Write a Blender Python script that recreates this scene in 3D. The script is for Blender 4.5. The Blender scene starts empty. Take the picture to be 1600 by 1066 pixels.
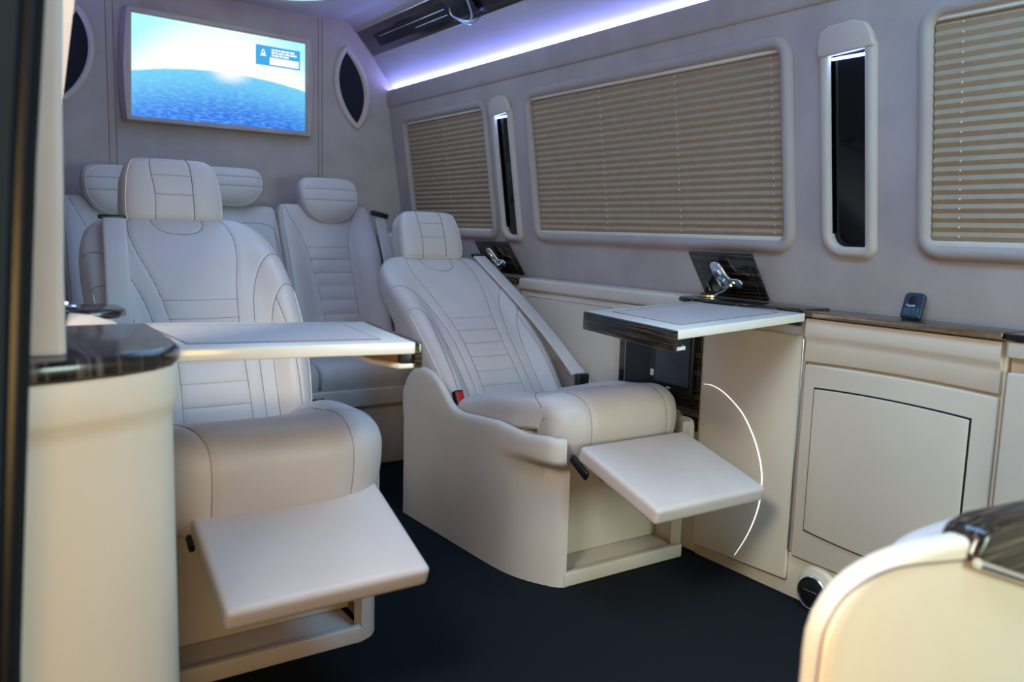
import bpy, bmesh, math, random
import numpy as np
from mathutils import Vector, Matrix
random.seed(4)
SC = bpy.context.scene
COL = SC.collection

# ------------------------------------------------------------------ camera
F_PX = 1300.0
def _d(px, py):
    v = np.array([px - 800., py - 533., F_PX]); return v / np.linalg.norm(v)
_Y = _d(-78, 335); _X = _d(2750, 418); _X = _X - _Y * (_X @ _Y); _X /= np.linalg.norm(_X)
_Z = np.cross(_X, _Y)
if _Z[1] > 0: _Z = -_Z
_R = np.array([_X, _Y, _Z])
cd = bpy.data.cameras.new('camera'); cam = bpy.data.objects.new('camera', cd); COL.objects.link(cam)
right, down, fwd = _R[:, 0], _R[:, 1], _R[:, 2]
cam.matrix_world = Matrix(((right[0], -down[0], -fwd[0], 0), (right[1], -down[1], -fwd[1], 0), (right[2], -down[2], -fwd[2], 1.0), (0, 0, 0, 1)))
cd.sensor_width = 36; cd.lens = F_PX / 1600 * 36; cd.clip_start = .02
cd.dof.use_dof = True; cd.dof.focus_distance = 2.5; cd.dof.aperture_fstop = 3.2
SC.camera = cam
SC.view_settings.view_transform = 'Standard'; SC.view_settings.look = 'None'
SC.view_settings.gamma = 1; SC.view_settings.exposure = -0.12; SC.view_settings.use_curve_mapping = False

# ------------------------------------------------------------------ world and lamps
w = bpy.data.worlds.new('world'); SC.world = w; w.use_nodes = True
w.node_tree.nodes['Background'].inputs[0].default_value = (1.0, .55, .2, 1)
w.node_tree.nodes['Background'].inputs[1].default_value = .18

def area(name, loc, target, sx, sy, energy, col, spread=180):
    l = bpy.data.lights.new(name, 'AREA'); l.shape = 'RECTANGLE'; l.size = sx; l.size_y = sy; l.energy = energy; l.color = col
    l.spread = math.radians(spread)
    o = bpy.data.objects.new(name, l); COL.objects.link(o); o.location = loc
    o.rotation_euler = (Vector(target) - Vector(loc)).to_track_quat('-Z', 'Y').to_euler(); return o
area('warm_fill', (-.08, -.2, .75), (.6, 1.2, .5), .35, .35, 10, (1.0, .62, .20))  # unseen warm fill added by the camera for the left cabinet and near panel
area('doorway_daylight', (-.7, .4, 2.2), (.9, 1.7, .4), .7, .7, 80, (1.0, .975, .86))
area('low_front_fill', (1.62, -1.05, .95), (1.5, 2.0, .3), .7, .6, 27, (.72, .96, .84))  # unseen cool fill added behind the camera to brighten the chair kick panels
area('front_ceiling_lamp_light', (1.1, .5, 1.97), (1.1, .5, 0), .4, 1.2, 23, (.20, .56, 1.0))
area('ceiling_lamp_light', (1.06, 2.75, 1.965), (1.06, 2.75, 0), .5, 1.7, 4.5, (.26, .50, 1.0))

# ------------------------------------------------------------------ materials
MATS = {}
def srgb(r, g, b):
    f = lambda c: (c / 255 / 12.92) if c / 255 < .04045 else ((c / 255 + .055) / 1.055) ** 2.4
    return (f(r), f(g), f(b), 1)
def newmat(name):
    m = bpy.data.materials.new(name); m.use_nodes = True; MATS[name] = m
    return m, m.node_tree.nodes, m.node_tree.links, m.node_tree.nodes['Principled BSDF']
def noise_mat(name, c1, c2, rough=.5, nscale=60, bump=.0, bscale=None, coat=0, sheen=0, stretch=(1, 1, 1), metal=0, spec=.5, bdist=.002):
    m, N, L, P = newmat(name)
    tc = N.new('ShaderNodeTexCoord'); mp = N.new('ShaderNodeMapping'); mp.inputs['Scale'].default_value = stretch
    L.new(tc.outputs['Object'], mp.inputs[0])
    n = N.new('ShaderNodeTexNoise'); n.inputs['Scale'].default_value = nscale; n.inputs['Detail'].default_value = 4
    L.new(mp.outputs[0], n.inputs[0])
    r = N.new('ShaderNodeValToRGB'); r.color_ramp.elements[0].position = .3; r.color_ramp.elements[1].position = .7
    r.color_ramp.elements[0].color = c1; r.color_ramp.elements[1].color = c2
    L.new(n.outputs[0], r.inputs[0]); L.new(r.outputs[0], P.inputs['Base Color'])
    P.inputs['Roughness'].default_value = rough; P.inputs['Metallic'].default_value = metal
    P.inputs['Coat Weight'].default_value = coat; P.inputs['Sheen Weight'].default_value = sheen
    P.inputs['Specular IOR Level'].default_value = spec
    if bump:
        b = N.new('ShaderNodeBump'); b.inputs['Strength'].default_value = bump; b.inputs['Distance'].default_value = bdist
        n2 = N.new('ShaderNodeTexNoise'); n2.inputs['Scale'].default_value = bscale or nscale * 5; n2.inputs['Detail'].default_value = 3
        L.new(mp.outputs[0], n2.inputs[0]); L.new(n2.outputs[0], b.inputs['Height']); L.new(b.outputs[0], P.inputs['Normal'])
    return m
def emit_mat(name, col, strength):
    m, N, L, P = newmat(name)
    P.inputs['Base Color'].default_value = (.02, .02, .02, 1)
    P.inputs['Emission Color'].default_value = (*col, 1); P.inputs['Emission Strength'].default_value = strength
    return m
noise_mat('leather', srgb(194, 184, 180), srgb(199, 189, 185), .42, 9, .12, 420, spec=.45, bdist=.0006)
noise_mat('shell_leather', srgb(196, 188, 180), srgb(201, 193, 185), .45, 6, .10, 380, spec=.4, bdist=.0006)
noise_mat('panel_leather', srgb(213, 199, 179), srgb(218, 204, 184), .45, 6, .10, 380, spec=.4, bdist=.0006)
noise_mat('stitching', srgb(98, 80, 76), srgb(118, 96, 90), .8, 200)
noise_mat('piping', srgb(225, 216, 208), srgb(232, 224, 216), .5, 50)
noise_mat('suede', srgb(172, 159, 152), srgb(187, 173, 165), .95, 7, .15, 260, sheen=.15, spec=.1, bdist=.001)
noise_mat('window_trim', srgb(172, 158, 150), srgb(179, 165, 157), .9, 8, .15, 260, sheen=.15, spec=.1, bdist=.001)
noise_mat('headliner', srgb(186, 178, 172), srgb(193, 186, 180), .95, 5, .1, 260, sheen=.1, spec=.1, bdist=.001)
noise_mat('pillar_suede', srgb(196, 180, 168), srgb(203, 187, 175), .9, 8, .15, 260, sheen=.25, spec=.1, bdist=.001)
noise_mat('carpet', srgb(7, 15, 22), srgb(13, 24, 34), 1.0, 300, .9, 900, sheen=.03, spec=.05, bdist=.004)
noise_mat('blind_fabric', srgb(172, 150, 124), srgb(179, 157, 131), .85, 30, spec=.15)
noise_mat('blind_rail', srgb(226, 218, 200), srgb(230, 222, 205), .5, 30)
noise_mat('black_plastic', srgb(14, 15, 18), srgb(20, 21, 24), .38, 60)
noise_mat('dark_gap', srgb(12, 9, 7), srgb(16, 12, 9), .9, 60)
noise_mat('dark_glass', srgb(4, 5, 8), srgb(6, 7, 10), .06, 3, spec=.5)
noise_mat('speaker_cloth', srgb(20, 22, 28), srgb(26, 28, 34), .95, 400, .5, 900)
noise_mat('chrome', (.82, .84, .88, 1), (.86, .88, .92, 1), .22, 20, metal=1)
noise_mat('gold_trim', (.75, .68, .45, 1), (.8, .72, .5, 1), .32, 20, metal=1)
noise_mat('bronze_edge', (.30, .20, .13, 1), (.45, .32, .22, 1), .2, 60, metal=.8, coat=.5)
noise_mat('red_plastic', srgb(190, 28, 34), srgb(198, 32, 38), .35, 30)
noise_mat('pink_plastic', srgb(205, 50, 90), srgb(212, 56, 96), .35, 30)
noise_mat('door_metal', srgb(10, 19, 26), srgb(14, 25, 34), .7, 6, spec=.15)
noise_mat('tabletop', srgb(230, 222, 212), srgb(234, 226, 216), .22, 8, .03, 400, spec=.6, bdist=.0004)
noise_mat('table_inlay', srgb(200, 187, 184), srgb(205, 192, 189), .4, 8, .06, 400, bdist=.0004)
noise_mat('table_core', srgb(150, 110, 70), srgb(168, 126, 84), .6, 30, stretch=(1, 12, 12))
noise_mat('remote_body', srgb(26, 44, 60), srgb(32, 50, 66), .4, 30)
noise_mat('remote_key', srgb(48, 72, 84), srgb(56, 80, 92), .4, 30)
noise_mat('white_print', srgb(230, 232, 236), srgb(235, 238, 240), .6, 30)
noise_mat('monitor_glass', srgb(60, 66, 76), srgb(66, 72, 82), .12, 6)
def wood(name, stretch):
    m = noise_mat(name, (.006, .005, .005, 1), (.014, .010, .009, 1), .16, 1, coat=.25, spec=.4)
    N, L = m.node_tree.nodes, m.node_tree.links
    n = [x for x in N if x.type == 'TEX_NOISE'][0]; n.inputs['Scale'].default_value = 1; n.inputs['Detail'].default_value = 3
    [x for x in N if x.type == 'MAPPING'][0].inputs['Scale'].default_value = stretch
    r = [x for x in N if x.type == 'VALTORGB'][0].color_ramp
    r.elements[0].position = .42; r.elements[1].position = .66; r.elements[0].color = (.006, .005, .0045, 1); r.elements[1].color = (.11, .078, .055, 1)
    e = r.elements.new(.54); e.color = (.016, .012, .010, 1)
wood('wood_y', (260, 4, 260)); wood('wood_x', (4, 260, 260)); wood('wood_stripe', (110, 3, 3)); wood('wood_cap', (3, 5, 230))
emit_mat('led_violet', (.22, .27, 1.0), 72.0)
emit_mat('led_blue', (.26, .46, 1.0), 26.0)
emit_mat('ceiling_glow', (.55, .80, 1.0), 1.0)
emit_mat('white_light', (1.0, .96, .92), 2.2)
emit_mat('card_blue', (.05, .42, .86), 1.0)
emit_mat('card_white', (.93, .98, 1.0), 1.15)

# ------------------------------------------------------------------ helpers
ORG = {}
def root(name, label, cat, loc=(0, 0, 0), group=None):
    o = bpy.data.objects.new(name, None); COL.objects.link(o); o.location = loc; o.empty_display_size = .05
    ORG[o.name] = Vector(loc); o['label'] = label; o['category'] = cat
    if group: o['group'] = group
    return o
def mesh(name, VF, mat, parent=None, label=None, cat=None, group=None, kind=None, smooth=35, uv=None):
    V, F = VF
    V = [tuple(map(float, v)) for v in V]
    if parent is not None: org = ORG[parent.name]
    elif kind == 'structure': org = Vector((0, 0, 0))
    else:
        a = np.array(V); org = Vector(((a[:, 0].min() + a[:, 0].max()) / 2, (a[:, 1].min() + a[:, 1].max()) / 2, a[:, 2].min()))
    me = bpy.data.meshes.new(name)
    me.from_pydata([(v[0] - org.x, v[1] - org.y, v[2] - org.z) for v in V], [], [tuple(f) for f in F])
    bm = bmesh.new(); bm.from_mesh(me)
    bmesh.ops.recalc_face_normals(bm, faces=bm.faces); bm.to_mesh(me); bm.free()
    me.materials.append(MATS[mat])
    if smooth:
        me.shade_smooth(); me.set_sharp_from_angle(angle=math.radians(smooth))
    if uv:
        lay = me.uv_layers.new(name='uv')
        for lp in me.loops: lay.data[lp.index].uv = uv[lp.vertex_index]
    o = bpy.data.objects.new(name, me); COL.objects.link(o); ORG[o.name] = org
    if parent is not None: o.parent = parent
    else: o.location = org
    if label: o['label'] = label
    if cat: o['category'] = cat
    if group: o['group'] = group
    if kind: o['kind'] = kind
    return o
def join(*vfs):
    V, F = [], []
    for v, f in vfs:
        k = len(V); V += [tuple(p) for p in v]; F += [tuple(i + k for i in q) for q in f]
    return V, F
def from_bm(bm):
    bm.verts.index_update(); V = [tuple(v.co) for v in bm.verts]; F = [tuple(v.index for v in f.verts) for f in bm.faces]; bm.free(); return V, F
def box(x0, x1, y0, y1, z0, z1, r=.004, seg=3, M=None):
    bm = bmesh.new(); bmesh.ops.create_cube(bm, size=1)
    for v in bm.verts: v.co = Vector(((x0 + x1) / 2 + v.co.x * (x1 - x0), (y0 + y1) / 2 + v.co.y * (y1 - y0), (z0 + z1) / 2 + v.co.z * (z1 - z0)))
    if r: bmesh.ops.bevel(bm, geom=bm.edges[:], offset=min(r, abs(x1 - x0) * .49, abs(y1 - y0) * .49, abs(z1 - z0) * .49), segments=seg, profile=.5, affect='EDGES')
    if M: bm.transform(M)
    return from_bm(bm)
def prism(poly, vec, r=.003, seg=3):
    """poly: 3D outline, extruded by vec, all edges rounded"""
    bm = bmesh.new(); vs = [bm.verts.new(p) for p in poly]; f = bm.faces.new(vs)
    e = bmesh.ops.extrude_face_region(bm, geom=[f])
    for v in e['geom']:
        if isinstance(v, bmesh.types.BMVert): v.co += Vector(vec)
    bmesh.ops.recalc_face_normals(bm, faces=bm.faces)
    if r:
        es = [ed for ed in bm.edges if len(ed.link_faces) == 2 and ed.calc_face_angle(0) > math.radians(38)]
        bmesh.ops.bevel(bm, geom=es, offset=r, segments=seg, profile=.5, affect='EDGES', clamp_overlap=True)
    return from_bm(bm)
def loft(rings, closed=True, caps=True, wrap=False):
    n = len(rings[0]); V = [p for r in rings for p in r]; F = []
    m = len(rings)
    for i in range(m if wrap else m - 1):
        a, b = i * n, ((i + 1) % m) * n
        for j in range(n if closed else n - 1):
            k = (j + 1) % n; F.append((a + j, a + k, b + k, b + j))
    if caps and not wrap and closed: F.append(tuple(range(n))[::-1]); F.append(tuple(range((m - 1) * n, m * n)))
    return V, F
def tube(pts, r, n=6, wrap=False):
    P = [Vector(p) for p in pts]; rings = []; m = len(P)
    ref = None
    for i in range(m):
        a = P[(i - 1) % m] if (wrap or i > 0) else P[0]; b = P[(i + 1) % m] if (wrap or i < m - 1) else P[-1]
        t = (b - a)
        t = t.normalized() if t.length > 1e-9 else Vector((0, 0, 1))
        if ref is None: ref = Vector((0, 0, 1)) if abs(t.z) < .9 else Vector((1, 0, 0))
        s = t.cross(ref).normalized(); q = s.cross(t).normalized(); ref = q
        rr = r[i] if hasattr(r, '__len__') else r
        rings.append([P[i] + s * (rr * math.cos(2 * math.pi * k / n)) + q * (rr * math.sin(2 * math.pi * k / n)) for k in range(n)])
    return loft(rings, wrap=wrap)
def lathe(prof, c, ax=(0, 0, 1), n=32):
    ax = Vector(ax).normalized(); s = ax.orthogonal().normalized(); q = ax.cross(s); c = Vector(c)
    return loft([[c + ax * h + (s * math.cos(2 * math.pi * k / n) + q * math.sin(2 * math.pi * k / n)) * r for k in range(n)] for r, h in prof])
def cr(pts, n):
    """smooth resample of a polyline by arc length"""
    P = np.array(pts, float); Q = np.vstack([2 * P[0] - P[1], P, 2 * P[-1] - P[-2]]); out = []
    for i in range(1, len(Q) - 2):
        for t in np.linspace(0, 1, 24, endpoint=False):
            p0, p1, p2, p3 = Q[i - 1], Q[i], Q[i + 1], Q[i + 2]
            out.append(.5 * (2 * p1 + (p2 - p0) * t + (2 * p0 - 5 * p1 + 4 * p2 - p3) * t ** 2 + (3 * p1 - p0 - 3 * p2 + p3) * t ** 3))
    out.append(P[-1]); out = np.array(out); s = np.r_[0, np.cumsum(np.linalg.norm(np.diff(out, axis=0), axis=1))]
    q = np.linspace(0, s[-1], n); return np.stack([np.interp(q, s, out[:, k]) for k in range(out.shape[1])], 1), s[-1]
def rrect(a0, a1, b0, b1, r, n=8):
    """rounded rectangle outline as list of (a,b); r may be 4 radii (a1b1, a0b1, a0b0, a1b0)"""
    R4 = r if hasattr(r, '__len__') else [r] * 4; out = []
    for (ca, cb, th), q in zip([(a1, b1, 0), (a0, b1, 90), (a0, b0, 180), (a1, b0, 270)], R4):
        sa = -1 if ca == a1 else 1; sb = -1 if cb == b1 else 1
        for k in range(n + 1):
            t = math.radians(th + 90 * k / n); out.append((ca + sa * q + q * math.cos(t), cb + sb * q + q * math.sin(t)))
    return out
def sweep(path, prof, mapf):
    """closed 2D path swept with profile of (outward offset, height); mapf(a,b,h) -> 3D"""
    n = len(path); rings = []
    for i in range(n):
        a, b, c = path[i - 1], path[i], path[(i + 1) % n]
        tx, ty = c[0] - a[0], c[1] - a[1]; L = math.hypot(tx, ty) or 1
        nx, ny = ty / L, -tx / L
        rings.append([mapf(b[0] + nx * o, b[1] + ny * o, h) for o, h in prof])
    return loft(rings, wrap=True)
def arcp(r, n=7, o=0.):
    return [(o + r * math.cos(math.pi * k / (n - 1)), r * math.sin(math.pi * k / (n - 1))) for k in range(n)]

class Cushion:
    """a padded shape: spine (y,z) in the plane of symmetry, half width over v, seams pressed in"""
    def __init__(s, cx, spine, wf, T, Tb, bol=None, seams=(), n=5, m=14, gd=.005, gw=.006, tilt=0):
        s.cx, s.wf, s.T, s.Tb, s.bol, s.seams, s.n, s.m, s.gd, s.gw = cx, wf, T, Tb, bol, [np.array(q, float) for q in seams], n, m, gd, gw
        s.P, s.L = cr(spine, 200); t = np.gradient(s.P, axis=0); t /= np.linalg.norm(t, axis=1)[:, None]
        s.N = np.stack([-t[:, 1], t[:, 0]], 1); s.tilt = tilt
    def at(s, U, V, side=1, extra=0.):
        U = np.asarray(U, float); V = np.asarray(V, float); vv = np.linspace(0, 1, 200)
        py, pz = np.interp(V, vv, s.P[:, 0]), np.interp(V, vv, s.P[:, 1]); ny, nz = np.interp(V, vv, s.N[:, 0]), np.interp(V, vv, s.N[:, 1])
        e = np.clip(1 - np.abs(U) ** s.n, 0, 1) ** (1 / s.n); ev = np.clip(1 - np.abs(2 * V - 1) ** s.m, 0, 1) ** (1 / s.m * 2)
        ev = np.clip(ev, 0, 1); W = s.wf(V)
        # the corners draw in a little
        W = W * (1 - .10 * (np.abs(2 * V - 1) ** (s.m)))
        if side > 0:
            h = (s.T + (s.bol(U, V) if s.bol else 0)) * e * ev
            g = np.zeros_like(h)
            if s.seams:
                for q in s.seams:
                    d = np.full(U.shape, 9.)
                    for a, b in zip(q[:-1], q[1:]):
                        ax, ay = a[0] * W, a[1] * s.L; bx, by = b[0] * W, b[1] * s.L; px, pyy = U * W, V * s.L
                        dx, dy = bx - ax, by - ay; t = np.clip(((px - ax) * dx + (pyy - ay) * dy) / (dx * dx + dy * dy + 1e-12), 0, 1)
                        d = np.minimum(d, np.hypot(px - ax - t * dx, pyy - ay - t * dy))
                    g = np.maximum(g, np.exp(-(d / s.gw) ** 2))
            h = h - s.gd * g * np.minimum(1, e * ev * 1.2)
        else: h = -s.Tb * e * ev
        h = h - s.T + extra
        return np.stack([s.cx + U * W, py + ny * h + s.tilt * np.abs(U) ** 3, pz + nz * h], -1)
    def build(s, nu=72, nv=96):
        su = np.sin(np.linspace(-1, 1, nu) * math.pi / 2); sv = (1 - np.cos(np.linspace(0, 1, nv) * math.pi)) / 2
        sv = .5 * sv + .5 * np.linspace(0, 1, nv); U, V = np.meshgrid(su, sv)
        A = s.at(U, V).reshape(-1, 3); B = s.at(U, V, -1).reshape(-1, 3); k = nu * nv; F = []
        for i in range(nv - 1):
            for j in range(nu - 1):
                a = i * nu + j; F.append((a, a + 1, a + nu + 1, a + nu)); F.append((k + a, k + a + nu, k + a + nu + 1, k + a + 1))
        for i in range(nv - 1):
            a = i * nu; F.append((a, a + nu, k + a + nu, k + a)); a = i * nu + nu - 1; F.append((a, k + a, k + a + nu, a + nu))
        for j in range(nu - 1):
            F.append((j, k + j, k + j + 1, j + 1)); a = (nv - 1) * nu + j; F.append((a, a + 1, k + a + 1, k + a))
        return list(map(tuple, A)) + list(map(tuple, B)), F
    def line(s, q, r=.0009, n=60, ex=.0007):
        P, _ = cr(q, n) if len(q) > 2 else (np.stack([np.linspace(q[0][0], q[1][0], n), np.linspace(q[0][1], q[1][1], n)], 1), 0)
        return tube(list(map(tuple, s.at(P[:, 0], P[:, 1], extra=ex))), r, 5)
def dense(q, n=24): return cr(q, n)[0]
def both(q): return [q, [(-a, b) for a, b in q]]

# ------------------------------------------------------------------ the room shell
XW = lambda z: 2.012 - (z - .8) * .144
CX = 1.06
def WM(y, z, h): return (XW(z) - h, y, z)
def plate(poly_out, holes, mapf, thick):
    """flat sheet with holes: poly in 2D, map to 3D, with reveals of given depth"""
    bm = bmesh.new(); edges = []; loops = []
    for lp in [poly_out] + holes:
        vs = [bm.verts.new((p[0], p[1], 0)) for p in lp]; loops.append(vs)
        for i in range(len(vs)): edges.append(bm.edges.new((vs[i - 1], vs[i])))
    bmesh.ops.triangle_fill(bm, edges=edges, use_beauty=True, use_dissolve=False)
    V, F = from_bm(bm); n = len(V); V3 = [mapf(v[0], v[1], 0) for v in V] + [mapf(v[0], v[1], -thick) for v in V]
    F3 = [tuple(f) for f in F] + [tuple(i + n for i in f[::-1]) for f in F]
    k = 0
    for lp in [poly_out] + holes:
        m = len(lp)
        for i in range(m): a, b = k + i, k + (i + 1) % m; F3.append((a, b, b + n, a + n))
        k += m
    return V3, F3

mesh('floor', box(-.1, 2.1, -1.2, 4.05, -.04, 0, 0), 'carpet', kind='structure')
mesh('ceiling', box(.45, 1.69, -1.2, 4.05, 1.995, 2.03, 0), 'headliner', kind='structure')
mesh('wall_rear', box(.0, 2.1, 4.0, 4.04, 0, 2.03, 0), 'suede', kind='structure')
# seams on the rear wall
for i, x in enumerate((.583, .612, 1.517, 1.536)):
    mesh('trim_%d' % (i + 1), tube([(x, 3.9995, .6), (x, 3.9995, 1.985)], .0014, 5), 'stitching', kind='structure')

wins = {1: (3.10, 3.84), 2: (1.556, 2.765), 3: (-.1, 1.135)}
ZB, ZT = .990, 1.520
holes = [rrect(y0, y1, ZB, ZT, .03, 6) for y0, y1 in wins.values()]
slots = [(1.301, 1.405, .984, 1.480), (2.915, 3.008, .984, 1.482)]
sl_holes = [rrect(y0, y1, z0, z1, (.003, .003, .003, .003), 3) for y0, y1, z0, z1 in slots]
mesh('wall_right', plate([(-1.2, .75), (4.02, .75), (4.02, 1.63), (-1.2, 1.63)], holes + sl_holes, WM, .05), 'suede', kind='structure', smooth=20)
# the left wall behind the doorway
def WL(y, z, h): return (2 * CX - XW(z) + h, y, z)
mesh('wall_left', plate([(1.6, .0), (4.02, .0), (4.02, 1.63), (1.6, 1.63)], [], WL, .04), 'suede', kind='structure')
mesh('wall_front', box(.0, 2.1, -1.24, -1.2, 0, 2.03, 0), 'suede', kind='structure')
# wall lower part hidden by the cabinets
mesh('trim_5', box(2.02, 2.06, -1.2, 4.02, 0, .76, 0), 'suede', kind='structure')

# cornice: valance lip and cove (both sides), dark overhead panels
def side(poly, y0, y1, mirror, r=.004):
    p = [((2 * CX - x) if mirror else x, y0, z) for x, z in poly]
    return prism(p, (0, y1 - y0, 0), r)
k = 6
for mir in (False, True):
    y0 = -1.2 if not mir else -1.2
    mesh('trim_%d' % k, side([(1.884, 1.689), (1.882, 1.618), (1.890, 1.606), (1.925, 1.598), (1.925, 1.655), (1.893, 1.660), (1.891, 1.691)], y0, 4.0, mir, .003), 'suede', kind='structure'); k += 1
    cove = [(1.800, 1.846), (1.835, 1.800), (1.880, 1.745), (1.915, 1.705), (1.930, 1.68), (1.931, 1.655), (1.945, 1.655), (1.945, 1.69), (1.93, 1.72), (1.89, 1.765), (1.85, 1.815), (1.812, 1.858)]
    mesh('trim_%d' % k, side(cove, y0, 4.0, mir, 0), 'headliner', kind='structure', smooth=60); k += 1
    mesh('trim_%d' % k, side([(1.62, 1.997), (1.665, 1.992), (1.709, 1.95), (1.713, 1.98), (1.68, 2.03), (1.62, 2.03)], y0, 4.0, mir, 0), 'headliner', kind='structure', smooth=60); k += 1
for mir, lab in ((False, 'violet LED strip tucked behind the valance above the right windows'), (True, 'violet LED strip tucked behind the left cornice')):
    f = (lambda x: 2 * CX - x) if mir else (lambda x: x)
    mesh('led_strip', box(min(f(1.897), f(1.906)), max(f(1.897), f(1.906)), -1.1, 3.99, 1.6765, 1.6885, .002), 'led_violet', label=lab, cat='LED strip', group='cornice LED strips')

def on_panel(y, s, h=0, mir=False):   # s: 0 upper edge .. 1 lower edge; h towards the cabin
    x = 1.707 + .097 * s - .0 ; z = 1.951 - .109 * s; nx, nz = -.747, -.665
    x += nx * h; z += nz * h
    return ((2 * CX - x) if mir else x, y, z)
for mir in (False, True):
    f = lambda y, s, h: on_panel(y, s, h, mir)
    r = root('overhead_panel', 'glossy dark wood overhead panel sloping under the ceiling, %s' % ('left side of the cabin' if mir else 'above the violet light strip'), 'ceiling panel', f(1.5, .5, 0), 'overhead panels')
    mesh('panel_board', prism([f(-1.1, 0, 0), f(-1.1, 1, 0), f(-1.1, 1, -.012), f(-1.1, 0, -.012)], (0, 5.09, 0), .002), 'wood_y', r)
    mesh('edge_trim', tube([f(-1.1, .015, .001), f(3.98, .015, .001)], .0022, 6), 'chrome', r)
    mesh('edge_trim', tube([f(-1.1, .99, .001), f(3.6, .99, .001)], .0016, 6), 'chrome', r)
    for s in (.42, .60):
        mesh('air_slot', tube([f(3.17, s, .001), f(3.80 if s < .5 else 3.46, s, .001)], .0020, 6), 'chrome', r)
    mesh('vent_recess', prism([f(3.0, .30, .0005), f(3.0, .74, .0005), f(3.85, .74, .0005), f(3.85, .30, .0005)], (-.0008, 0, -.0008), 0), 'black_plastic', r)
# chrome grab loop under the right overhead panel
r = root('grab_handle', 'chrome triangular grab handle hanging from the dark overhead panel', 'handle', on_panel(3.02, .6, 0))
mesh('loop', tube(dense([on_panel(3.10, .35, .012), on_panel(3.11, .62, .022), on_panel(3.03, .88, .026), on_panel(2.985, .86, .026), on_panel(2.96, .55, .022), on_panel(2.95, .15, .012)], 30).tolist(), .0042, 8), 'chrome', r)
mesh('hook', tube(dense([on_panel(3.13, .62, .004), on_panel(3.07, .80, .03), on_panel(3.0, 1.0, .034), on_panel(2.94, .93, .02)], 20).tolist(), .0032, 8), 'chrome', r)
mesh('mounting_plate', prism([on_panel(3.12, .2, .010), on_panel(3.12, .8, .010), on_panel(2.94, .8, .010), on_panel(2.94, .2, .010)], (-.006, 0, -.005), .002), 'black_plastic', r)

def oval(cx, cy, rx, ry, z, n=48, p=2.6):
    out = []
    for k in range(n):
        t = 2 * math.pi * k / n; c, s = math.cos(t), math.sin(t)
        out.append((cx + rx * abs(c) ** (2 / p) * (1 if c > 0 else -1), cy + ry * abs(s) ** (2 / p) * (1 if s > 0 else -1), z))
    return out
for cy, ry, lab in ((2.85, .985, 'long oval ceiling light glowing pale cyan above the reclining chairs'), (.35, .9, 'long oval ceiling light in the front of the cabin')):
    r = root('ceiling_light', lab, 'ceiling light', (CX, cy, 1.99), 'oval ceiling lights')
    rim = oval(CX + .12, cy, .40, ry, 1.994)
    mesh('rim', sweep([(p[0], p[1]) for p in rim], [(.02, 0), (.012, -.006), (0, -.008), (-.012, -.004), (-.015, 0)], lambda a, b, h: (a, b, 1.994 + h)), 'headliner', r)
    mesh('diffuser', prism(oval(CX + .12, cy, .385, ry - .015, 1.9935), (0, 0, -.002), 0), 'ceiling_glow', r, smooth=0)

# ------------------------------------------------------------------ windows with pleated blinds
for wn, (y0, y1) in wins.items():
    bead = [(-.002, -.004), (-.004, .004), (.0, .012), (.008, .0165), (.017, .0165), (.026, .012), (.031, .005), (.033, -.001)]
    mesh('window_%d' % wn, prism([WM(y0 - .01, ZB - .01, -.036), WM(y1 + .01, ZB - .01, -.036), WM(y1 + .01, ZT + .01, -.036), WM(y0 - .01, ZT + .01, -.036)], (.005, 0, 0), 0), 'dark_glass', kind='structure', smooth=0)
    mesh('window_%d_surround' % wn, sweep(rrect(y0, y1, ZB, ZT, .032, 8), bead, WM), 'window_trim', kind='structure', smooth=50)
blab = {1: 'beige pleated blind closed over the rearmost small window', 2: 'wide beige pleated blind closed over the middle window', 3: 'beige pleated blind at the right edge, nearest the camera'}
for wn, (y0, y1) in wins.items():
    bl = root('pleated_blind', blab[wn], 'blind', WM((y0 + y1) / 2, ZB, -.02), 'pleated window blinds')
    zt, zb = ZT - .012, ZB + .016; npl = 23; rows = []
    for i in range(npl * 2 + 1):
        z = zt + (zb - zt) * i / (npl * 2); h = -.012 + (.0065 if i % 2 else 0)
        rows.append((z, h))
    ya, yb = y0 + .003, y1 - .003
    V = []; F = []
    for z, h in rows:
        for y in (ya, yb): V.append(WM(y, z, h)); 
    for i in range(len(rows) - 1): F.append((2 * i, 2 * i + 1, 2 * i + 3, 2 * i + 2))
    nb = len(V)
    V += [WM(y, z, -.028) for y in (ya, yb) for z in (zt, zb)]
    F.append((nb, nb + 1, nb + 3, nb + 2))
    mesh('pleated_fabric', (V, F), 'blind_fabric', bl, smooth=0)
    mesh('bottom_rail', prism([WM(ya, ZB + .001, -.018), WM(ya, ZB + .016, -.018), WM(ya, ZB + .016, .001), WM(ya, ZB + .001, .001)], (0, yb - ya, 0), .002), 'blind_rail', bl)
    mesh('top_rail', prism([WM(ya, ZT - .013, -.018), WM(ya, ZT - .001, -.018), WM(ya, ZT - .001, .002), WM(ya, ZT - .013, .002)], (0, yb - ya, 0), .002), 'blind_rail', bl)
    cords = {1: (3.47,), 2: (1.60, 1.975, 2.345), 3: (1.065, .5)}[wn]
    for cy in cords:
        parts = []
        for i in range(1, npl * 2, 2):
            z, h = rows[i]; parts.append(box(XW(z) - h - .0016, XW(z) - h + .001, cy - .0012, cy + .0012, z - .0022, z + .0022, 0))
        mesh('cord', join(*parts), 'blind_rail', bl, smooth=0)

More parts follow.
